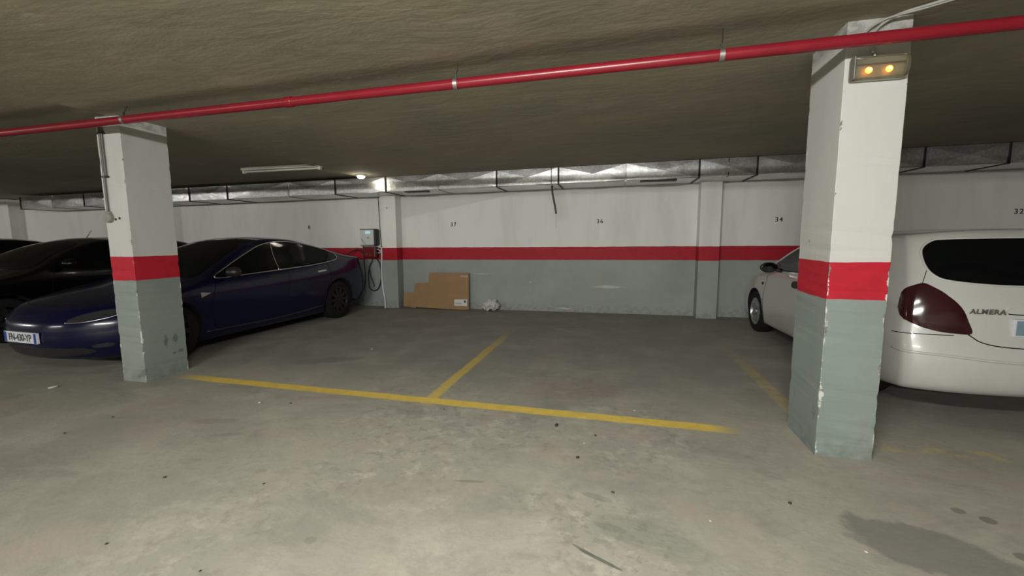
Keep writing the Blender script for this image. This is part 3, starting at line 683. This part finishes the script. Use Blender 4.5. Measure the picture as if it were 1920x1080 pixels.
def build_car(name, sp, loc, rz, paint, label, cat='car', roof_mat=None):
    root = empty(name, loc, rz); tag(root, label, cat)
    bm = car_mesh(sp); bvh = BVHTree.FromBMesh(bm)
    me = bpy.data.meshes.new('car_body'); bm.to_mesh(me); bm.free()
    for p in me.polygons: p.use_smooth = True
    body = link('car_body', me, root, [paint, M_under])
    # wheel arches
    W = sp['W']/2; cutters = []
    for yw in sp['axles']:
        for s in (-1, 1):
            cb = bmesh.new(); add_lathe(cb, [(sp['arch'], W-.30), (sp['arch'], W+.3)] if s > 0 else [(sp['arch'], -W-.3), (sp['arch'], -W+.30)], 40, 'x', (0, yw, sp['R']+.01))
            bmesh.ops.recalc_face_normals(cb, faces=cb.faces[:])
            cm = bpy.data.meshes.new('cut'); cb.to_mesh(cm); cb.free(); cm.materials.append(M_under)
            co = bpy.data.objects.new('cut', cm); COL.objects.link(co); co.parent = root; cutters.append(co)
            md = body.modifiers.new('b', 'BOOLEAN'); md.operation = 'DIFFERENCE'; md.object = co; md.solver = 'EXACT'; md.material_mode = 'TRANSFER'
    bpy.context.view_layer.update()
    dg = bpy.context.evaluated_depsgraph_get(); new = bpy.data.meshes.new_from_object(body.evaluated_get(dg), preserve_all_data_layers=True, depsgraph=dg)
    body.modifiers.clear(); body.data = new
    for co in cutters: bpy.data.objects.remove(co)
    names = [m.name for m in new.materials]
    ui = [i for i, m in enumerate(new.materials) if m == M_under][0]
    for p in new.polygons:
        if p.normal.z < -.75 and p.center.z < .42: p.material_index = ui
    def cast(a, b, d):
        # d: 'L' left side (+x), 'R' right side, 'F' front, 'B' back, 'T' top ; (a, b) = (y, z) | (x, z) | (x, y)
        if d == 'L': o, r = Vector((3, a, b)), Vector((-1, 0, 0))
        elif d == 'R': o, r = Vector((-3, a, b)), Vector((1, 0, 0))
        elif d == 'F': o, r = Vector((a, -3, b)), Vector((0, 1, 0))
        elif d == 'B': o, r = Vector((a, 9, b)), Vector((0, -1, 0))
        elif d == 'W':   # wraps round the rear corner
            sg = 1 if a > 0 else -1; ph = max(0, abs(a)-.58)/.30; c0 = Vector((sg*min(abs(a), .58), sp['L']-.36, b))
            r = -Vector((sg*math.sin(ph), math.cos(ph), 0)); o = c0 - r*3
        else: o, r = Vector((a, b, 4)), Vector((0, 0, -1))
        h = bvh.ray_cast(o, r)
        if h[0] is None:
            h = bvh.find_nearest(Vector(o) + r*{'L': 2.2, 'R': 2.2, 'F': 3.2, 'B': 9-sp['L']+.15, 'T': 2.7, 'W': 2.7}[d])
        nn = h[1]
        if nn.dot(-r) < 0: nn = -nn
        return h[0], nn
    def patch(nm, poly, d, mat, off=.004, parent=None, step=.05, bulge=0.):
        b = bmesh.new(); vs = [b.verts.new((p[0], p[1], 0)) for p in poly]; b.faces.new(vs)
        for ax in (0, 1):
            lo = min(p[ax] for p in poly); hi = max(p[ax] for p in poly); k = 1
            while lo+k*step < hi-.004:
                co = [0, 0, 0]; no = [0, 0, 0]; co[ax] = lo+k*step; no[ax] = 1
                bmesh.ops.bisect_plane(b, geom=b.verts[:]+b.edges[:]+b.faces[:], plane_co=co, plane_no=no); k += 1
        bmesh.ops.triangulate(b, faces=[f for f in b.faces if len(f.verts) > 4])
        cx_ = sum(p[0] for p in poly)/len(poly); cy_ = sum(p[1] for p in poly)/len(poly)
        pos = {}
        for v in b.verts:
            h, nn = cast(v.co.x, v.co.y, d); pos[v] = (h, nn)
        bnd = [e for e in b.edges if len(e.link_faces) == 1]; bset = {v for e in bnd for v in e.verts}
        for v, (h, nn) in pos.items(): v.co = h + nn*(off + (bulge if v not in bset else 0))
        bmesh.ops.recalc_face_normals(b, faces=b.faces[:])
        r = bmesh.ops.extrude_edge_only(b, edges=bnd)
        nv = [g for g in r['geom'] if isinstance(g, bmesh.types.BMVert)]
        for v in nv:
            h, no, _, _ = bvh.find_nearest(v.co); v.co = h - (v.co-h)*1.2
        return bm_obj(nm, b, mat, parent or root, smooth=True)
    def line(nm, pts, d, mat, rad=.006, closed=False, off=0., parent=None, sm=6):
        q = catmull(pts, sm, closed) if sm else pts
        P3 = []
        for a, c in q:
            h, nn = cast(a, c, d); P3.append(h+nn*off)
        b = bmesh.new(); add_tube(b, P3, rad, 8, closed=closed); return bm_obj(nm, b, mat, parent or root, smooth='all')
    def wheel(y, s, rim):
        R, tw = sp['R'], sp['tw']; xo = s*(W-sp.get('inset', .03))
        b = bmesh.new(); ri = R*.66
        add_lathe(b, [(ri, -tw/2), (R*.86, -tw/2-.004), (R*.965, -tw/2+.012), (R, -tw/2+.04), (R, tw/2-.04), (R*.965, tw/2-.012), (R*.86, tw/2+.004), (ri, tw/2)], 48, 'x', (0, 0, 0), close=True)
        wo = bm_obj('wheel', b, M_rubber, root, smooth=True); wo.location = (xo-s*tw/2, y, R)
        b = bmesh.new()
        add_lathe(b, [(ri+.004, s*(tw/2-.004)), (ri-.012, s*(tw/2-.002)), (ri-.02, s*(tw/2-.03)), (ri-.02, -s*tw/2)], 40, 'x', cap=False)
        for k in range(rim):
            a = 2*PI*k/rim; ca, sa = math.cos(a), math.sin(a)
            w0, w1 = .045 if rim < 8 else .022, .028 if rim < 8 else .026
            q = []
            for rr, ww in ((.02, w0), (ri-.01, w1)):
                for sg in (-1, 1):
                    q.append((rr*ca - sg*ww*sa, rr*sa + sg*ww*ca))
            f = [b.verts.new((s*(tw/2-.012), *q[m])) for m in (0, 1, 3, 2)]; g = [b.verts.new((s*(tw/2-.045), *q[m])) for m in (0, 1, 3, 2)]
            b.faces.new(f); b.faces.new(g[::-1])
            for m in range(4): b.faces.new((f[m], g[m], g[(m+1) % 4], f[(m+1) % 4]))
        bm_obj('rim', b, sp['rimmat'], wo)
        b = bmesh.new(); add_lathe(b, [(.04, s*(tw/2-.03)), (.038, s*(tw/2-.004)), (.01, s*(tw/2))], 20, 'x'); bm_obj('hub_cap', b, sp['rimmat'], wo)
        b = bmesh.new(); add_lathe(b, [(ri*.8, -s*.01), (ri*.8, s*.01)], 30, 'x'); bm_obj('brake_disc', b, M_dark, wo)
    for y in sp['axles']:
        for s in (-1, 1): wheel(y, s, sp['spokes'])
    def mirror(y, z, s, mat_shell):
        h, nn = cast(y, z-.03, 'L' if s > 0 else 'R')
        b = bmesh.new(); bmesh.ops.create_uvsphere(b, u_segments=20, v_segments=12, radius=1)
        for v in b.verts:
            q = v.co.copy(); q.y = q.y if q.y < 0 else q.y*.25
            v.co = Vector((h.x+s*(.145+q.x*.105), y+q.y*.11, z+.035+q.z*.068))
        mo_ = bm_obj('side_mirror', b, mat_shell, root, smooth='all')
        b = bmesh.new(); add_tube(b, [(h.x-s*.01, y, z-.01), (h.x+s*.07, y-.005, z+.01)], [.028, .02], 10); bm_obj('mirror_stalk', b, M_bplas, mo_, smooth='all')
        b = bmesh.new(); add_lathe(b, [(.001, .026), (.055, .026), (.058, .022)], 20, 'y', (0, 0, 0))
        for v in b.verts: v.co = Vector((h.x+s*.145+v.co.x*1.5, y+v.co.y, z+.035+v.co.z*.98))
        bm_obj('mirror_glass', b, M_glass, mo_)
    def plate(txt, center, d, w_=.52, h_=.11, tilt=0, blue=True, face=None):
        h, nn = cast(center[0], center[1], d); sgn = -1 if d == 'F' else 1
        pr = empty('license_plate', (0, 0, 0)); pr.parent = root; pr.location = h + Vector((0, sgn*.012, 0)); pr.rotation_euler = (tilt, 0, 0 if d == 'F' else PI)
        b = bmesh.new(); add_box(b, -w_/2, w_/2, -.004, .020, -h_/2, h_/2, .003); bm_obj('plate_panel', b, face or M_plate, pr)
        if blue:
            for sx in ((-1, 1) if txt else (-1,)):
                b = bmesh.new(); add_box(b, sx*(w_/2-.024)-.020, sx*(w_/2-.024)+.020, -.0055, -.003, -h_/2+.004, h_/2-.004); bm_obj('plate_band', b, M_plblue, pr)
        if txt:
            tm = text_mesh(txt, .098, .002, 1.0, .002); to = link('plate_lettering', tm, pr, M_stencil); to.location = (0, -.0055, -.002); to.rotation_euler = (PI/2, 0, 0)
            to.scale = (.82, 1, 1)
        return pr
    return root, body, cast, patch, line, mirror, plate

# ---- dark blue electric saloon
blue = car_paint('deep_blue_paint', (.0004, .0016, .022), .22, .35, .0, 0., .3)
tes = dict(L=4.69, W=1.85, crown=.05, R=.335, arch=.365, tw=.235, spokes=10, rimmat=M_alloyd, axles=(.84, 3.715), inset=.02, fcorner=.46, rcorner=.18,
    top=[(0, .62), (.12, .69), (.35, .755), (.7, .82), (1.05, .885), (1.30, .95), (1.6, 1.12), (2.0, 1.31), (2.35, 1.42), (2.65, 1.443), (3.0, 1.43), (3.4, 1.35), (3.8, 1.235), (4.15, 1.14), (4.4, 1.105), (4.69, 1.09)],
    bot=[(0, .20), (.3, .16), (.8, .15), (3.9, .15), (4.4, .22), (4.69, .28)],
    plan=[(0, .90), (.4, .965), (1.0, .995), (2.3, 1.), (3.6, .995), (4.2, .965), (4.69, .90)],
    side=[(.15, .90), (.25, .96), (.45, .995), (.65, 1.), (.80, .985), (.92, .955), (1.02, .93), (1.2, .90)],
    belt=[(0, .90), (1.2, .90), (3.0, .96), (3.9, 1.03), (4.69, 1.10)], rail=[(0, .7), (1.2, .74), (2.2, .60), (3.2, .57), (4.2, .62), (4.69, .66)],
    front=[(.15, .12), (.25, .05), (.40, .0), (.55, .02), (.66, .10), (.8, .2)], rear=[(.2, .12), (.35, .02), (.6, .0), (.85, .04), (1.0, .06), (1.1, .03)], smooth=3)
root, body, cast, patch, line, mirror, plate = build_car('electric_saloon_car', tes, (-5.85, 3.10, 0), math.radians(-3.83), blue,
    'dark blue electric saloon parked behind the left pillar, nose towards the aisle')
for d, s in (('L', 1), ('R', -1)):
    win = [(1.43, .925), (1.70, 1.07), (2.05, 1.21), (2.35, 1.315), (2.7, 1.365), (3.05, 1.345), (3.4, 1.28), (3.63, 1.21), (3.78, 1.145), (3.81, 1.09), (3.73, 1.04), (3.5, 1.008), (3.1, .975), (2.5, .95), (1.9, .93)]
    wc = catmull(win, 4)
    g = patch('side_window', wc, d, M_glass, .003)
    line('window_trim', win, d, M_satin, .009, True, .004, parent=g)
    line('door_pillar', [(2.46, .955), (2.50, 1.15), (2.56, 1.355)], d, M_satin, .008, off=.004, parent=g)
    line('door_seam', [(1.36, .32), (1.34, .6), (1.42, .86)], d, M_seam, .003); line('door_seam', [(2.52, .30), (2.56, .6), (2.63, .94)], d, M_seam, .003)
    line('door_seam', [(3.22, .34), (3.42, .55), (3.52, .75), (3.50, .99)], d, M_seam, .003)
    for y in (2.36, 3.33):
        hh = patch('door_handle', [(y-.10, .855), (y+.10, .865), (y+.10, .890), (y-.10, .878)], d, M_satin if y > 3 else M_bplas, .005)
    patch('fender_camera', [(1.20, .70), (1.33, .745), (1.20, .765)], d, M_satin, .005)
    line('sill_line', [(1.25, .27), (2.4, .25), (3.3, .29)], d, M_bplas, .012)
    mirror(1.60, .955, s, M_bplas)
    g = patch('head_lamp', catmull([(s*.50, .575), (s*.62, .585), (s*.76, .625), (s*.80, .665), (s*.74, .685), (s*.60, .655), (s*.50, .61)], 3), 'F', M_head, .005)
    line('lamp_edge', [(s*.48, .572), (s*.62, .575), (s*.76, .610), (s*.82, .655)], 'F', M_satin, .006, parent=g)
    patch('tail_lamp', catmull([(s*.38, .93), (s*.60, .97), (s*.76, .96), (s*.80, .90), (s*.70, .84), (s*.52, .85), (s*.40, .88)], 3), 'B', simple('red_lamp', (.18, .006, .008), .15), .006)
patch('windscreen', catmull([(-.66, 1.36), (-.60, 1.85), (-.50, 2.12), (0, 2.18), (.50, 2.12), (.60, 1.85), (.66, 1.36), (.4, 1.28), (0, 1.25), (-.4, 1.28)], 4), 'T', M_glass, .003)
patch('glass_roof', catmull([(-.48, 2.22), (-.50, 2.8), (-.50, 3.6), (-.44, 4.02), (0, 4.08), (.44, 4.02), (.50, 3.6), (.50, 2.8), (.48, 2.22), (0, 2.24)], 4), 'T', M_glass, .003)
line('bonnet_seam', [(-.70, 1.22), (-.72, .8), (-.66, .45), (-.4, .27), (0, .22), (.4, .27), (.66, .45), (.72, .8), (.70, 1.22)], 'T', M_seam, .003)
patch('lower_grille', catmull([(-.60, .24), (0, .22), (.60, .24), (.56, .31), (0, .32), (-.56, .31)], 3), 'F', M_bplas, .004)
patch('fog_lamp', catmull([(.66, .30), (.76, .31), (.77, .34), (.66, .335)], 3), 'F', M_head, .004)
plate('FN-430-YP', (0, .425), 'F')

# ---- black hatchbacks further left
blackp = car_paint('black_paint', (.002, .002, .0025), .22, .4, 0., 0., .3)
blk = dict(L=4.25, W=1.76, crown=.05, R=.31, arch=.345, tw=.20, spokes=7, rimmat=M_alloyd, axles=(.85, 3.42), fcorner=.32, rcorner=.25,
    top=[(0, .68), (.12, .76), (.5, .87), (.95, .95), (1.15, 1.0), (1.5, 1.19), (1.9, 1.37), (2.3, 1.45), (3.0, 1.465), (3.6, 1.42), (4.0, 1.34), (4.25, 1.28)],
    bot=[(0, .22), (.4, .17), (3.8, .18), (4.25, .26)], plan=[(0, .9), (.4, .97), (1, 1.), (3.4, 1.), (4.25, .92)],
    side=[(.15, .93), (.3, .975), (.5, 1.), (.75, .995), (.95, .96), (1.1, .93)], belt=[(0, .95), (1.3, .96), (3.2, 1.02), (4.25, 1.05)], rail=[(0, .7), (1.2, .74), (2.2, .58), (4.25, .56)],
    front=[(.2, .08), (.4, 0), (.6, .03), (.72, .12), (.9, .2)], rear=[(.2, .08), (.45, 0), (.8, .06), (1.0, .12), (1.2, .25), (1.4, .42)])
def black_car(loc, rz, label, ant):
    root, body, cast, patch, line, mirror, plate = build_car('parked_car', blk, loc, rz, blackp, label)
    for d, s in (('L', 1), ('R', -1)):
        g = patch('side_window', catmull([(1.45, 1.03), (1.75, 1.2), (2.05, 1.34), (2.5, 1.39), (3.1, 1.38), (3.55, 1.3), (3.68, 1.16), (3.6, 1.09), (2.6, 1.04)], 4), d, M_glass, .003)
        line('door_pillar', [(2.45, 1.04), (2.42, 1.38)], d, M_bplas, .014, parent=g)
        line('door_seam', [(1.35, .35), (1.35, .7), (1.42, 1.0)], d, M_seam, .003); line('door_seam', [(2.4, .33), (2.42, .7), (2.45, 1.0)], d, M_seam, .003)
        patch('door_handle', [(2.15, .89), (2.33, .895), (2.33, .925), (2.15, .92)], d, M_bplas, .012)
        mirror(1.55, 1.03, s, blackp)
        patch('head_lamp', catmull([(s*.48, .64), (s*.66, .66), (s*.78, .73), (s*.72, .76), (s*.55, .73)], 3), 'F', M_head, .005)
    patch('windscreen', catmull([(-.64, 1.22), (-.57, 1.6), (-.50, 1.93), (0, 1.99), (.50, 1.93), (.57, 1.6), (.64, 1.22), (0, 1.1)], 4), 'T', M_glass, .003)
    line('bonnet_seam', [(-.68, 1.1), (-.70, .6), (-.55, .22), (0, .14), (.55, .22), (.70, .6), (.68, 1.1)], 'T', M_seam, .003)
    patch('grille', catmull([(-.42, .52), (0, .50), (.42, .52), (.44, .60), (0, .62), (-.44, .60)], 3), 'F', M_bplas, .005)
    if ant:
        h, _ = cast(.0, 2.35, 'T'); b = bmesh.new(); add_tube(b, [h-Vector((0, 0, .01)), h+Vector((0, .09, .13))], [.006, .003], 8); bm_obj('roof_antenna', b, M_bplas, root)
    return root
black_car((-8.95, 3.35, 0), math.radians(-2), 'black car with a short roof antenna directly left of the dark blue saloon', True)
black_car((-12.3, 3.2, 0), 0, 'black car at the far left edge, beyond the car with the roof antenna', False)

# ---- white hatchback
whitep = car_paint('white_paint', (.50, .51, .48), .30, .8, 0, .22)
alm = dict(L=4.18, W=1.706, crown=.045, R=.305, arch=.335, tw=.185, spokes=7, rimmat=M_alloy, axles=(.86, 3.395), inset=.025, fcorner=.34, rcorner=.14,
    top=[(0, .64), (.1, .70), (.4, .80), (.8, .875), (1.05, .93), (1.4, 1.13), (1.75, 1.30), (2.1, 1.405), (2.5, 1.445), (3.1, 1.458), (3.6, 1.452), (3.95, 1.44), (4.18, 1.43)],
    bot=[(0, .22), (.4, .17), (3.7, .19), (4.0, .22), (4.18, .235)], plan=[(0, .9), (.4, .965), (.9, .995), (3.3, 1.), (3.8, .985), (4.18, .95)],
    side=[(.15, .93), (.26, .975), (.45, 1.), (.62, 1.), (.70, .985), (.85, .965), (.98, .935), (1.05, .925)], belt=[(0, .90), (1.2, .92), (3.0, .97), (4.18, 1.02)], rail=[(0, .72), (1.1, .74), (2.0, .60), (3.0, .62), (3.7, .69), (4.18, .70)],
    front=[(.2, .08), (.35, 0), (.55, .02), (.68, .12), (.8, .2)],
    rear=[(.2, .10), (.26, .03), (.34, .004), (.46, .0), (.55, .012), (.62, .03), (.66, .05), (.74, .062), (.9, .08), (1.02, .115), (1.12, .17), (1.25, .235), (1.36, .30), (1.45, .40)], smooth=2)
ang = math.pi + math.radians(-1.65)
root, body, cast, patch, line, mirror, plate = build_car('hatchback_car', alm, (2.88, 7.88, 0), PI+math.radians(1.9), whitep,
    'white hatchback parked nose-in behind the right pillar, dark oval rear window towards the aisle')
# local x: +x is the car's left?  root is turned half round, so local +x points to world -x (the side seen in the photo)
M_redlamp = simple('smoked_red_lens', (.035, .008, .009), .12, var=.3)
for d, s in (('L', 1), ('R', -1)):
    g = patch('side_window', catmull([(1.28, .955), (1.5, 1.09), (1.8, 1.25), (2.05, 1.34), (2.5, 1.375), (3.1, 1.365), (3.42, 1.30), (3.52, 1.16), (3.45, 1.02), (2.6, .985)], 4), d, M_glass, .003)
    line('window_trim', [(1.22, .945), (1.5, 1.11), (1.8, 1.27), (2.05, 1.365), (2.5, 1.40)], d, whitep, .010, parent=g)
    line('door_pillar', [(2.45, 1.0), (2.42, 1.37)], d, M_bplas, .015, parent=g)
    line('belt_moulding', [(1.35, .955), (2.4, .985), (3.4, 1.01)], d, M_bplas, .011)
    line('door_seam', [(1.22, .30), (1.20, .55), (1.25, .86)], d, M_seam, .003); line('door_seam', [(2.44, .28), (2.45, .6), (2.47, .98)], d, M_seam, .0035)
    patch('rub_strip', [(1.50, .475), (2.40, .50), (2.40, .535), (1.50, .505)], d, whitep, .010)
    patch('door_handle', catmull([(2.04, .80), (2.14, .785), (2.24, .805), (2.25, .85), (2.15, .87), (2.05, .855)], 3), d, M_bplas, .010)
    patch('side_repeater', catmull([(1.10, .735), (1.14, .725), (1.15, .755), (1.11, .765)], 3), d, M_bplas, .008)
    patch('mirror_foot', [(1.28, .95), (1.62, .955), (1.46, 1.05)], d, M_bplas, .006)
    mirror(1.62, .965, s, M_bplas)
    patch('head_lamp', catmull([(s*.45, .55), (s*.66, .56), (s*.80, .64), (s*.72, .70), (s*.50, .66)], 3), 'F', M_head, .005)
patch('windscreen', catmull([(-.62, 1.12), (-.56, 1.5), (-.49, 1.82), (0, 1.9), (.49, 1.82), (.56, 1.5), (.62, 1.12), (0, 1.0)], 4), 'T', M_glass, .003)
# rear end: coordinates (x across, z up)
rw = [(.63, 1.10), (.66, 1.18), (.65, 1.29), (.585, 1.355), (.50, 1.372), (.25, 1.378), (0, 1.38), (-.25, 1.378), (-.50, 1.372), (-.585, 1.355), (-.65, 1.29), (-.66, 1.18), (-.63, 1.10), (-.55, 1.06), (-.3, 1.035), (0, 1.03), (.3, 1.035), (.55, 1.06)]
g = patch('rear_window', catmull(rw, 4), 'B', M_glass, .004)
line('window_rim', rw, 'B', whitep, .009, True, .000, parent=g)
for s in (1, -1):
    tl = [(s*.955, .90), (s*.93, .985), (s*.81, 1.035), (s*.72, 1.02), (s*.60, .965), (s*.52, .875), (s*.48, .77), (s*.465, .69), (s*.55, .683), (s*.68, .695), (s*.82, .735), (s*.92, .80)]
    patch('tail_lamp', catmull(tl, 4), 'W', M_redlamp, .012, bulge=.006, step=.04)
line('tailgate_seam', [(.50, .70), (.46, .665), (.42, .635), (.34, .612), (.2, .600), (0, .597), (-.2, .600), (-.34, .612), (-.42, .635), (-.46, .665), (-.50, .70)], 'B', M_seam, .004)
line('bumper_seam', [(.98, .65), (.83, .66), (.70, .665), (.56, .67)], 'W', M_seam, .003)
line('bumper_seam', [(-.98, .65), (-.83, .66), (-.70, .665), (-.56, .67)], 'W', M_seam, .003)
line('bumper_crease', [(.95, .53), (.80, .525), (.6, .522), (.3, .50), (0, .495), (-.3, .50), (-.6, .522), (-.80, .525), (-.95, .53)], 'W', whitep, .010)
line('quarter_seam', [(.80, 1.04), (.78, 1.15), (.745, 1.27), (.68, 1.37)], 'W', M_seam, .0025)
g = patch('tailgate_grip', catmull([(.24, .84), (.26, .862), (.21, .885), (0, .89), (-.24, .885), (-.29, .862), (-.27, .84), (0, .838)], 3), 'B', whitep, .010)
line('grip_shadow_gap', [(.25, .842), (.15, .836), (-.15, .836), (-.28, .842)], 'B', M_seam, .007, parent=g)
n = N('plate_blue_grey'); n.set(Base_Color=n.mix(n.ramp(n.noise(9, 2, vec=n.pos(obj=True)), .4, .6), (.15, .25, .29), (.22, .29, .38)), Roughness=.4); M_pgrey = n.m
pr = plate('', (-.03, .742), 'B', .52, .125, 0, False, M_plate)
b = bmesh.new(); add_box(b, -.245, .252, -.0055, -.003, -.052, .052); bm_obj('plate_field', b, M_pgrey, pr)
# bright model lettering on the tailgate
h, nn = cast(.38, .852, 'B')
tm = text_mesh('ALMERA', .050, .006, 1.15, .0015)
o = link('name_badge', tm, root, M_chrome); o.location = h + Vector((0, .016, 0)); o.rotation_euler = (PI/2+.10, 0, PI-.10); o.scale = (1.0, 1, 1)
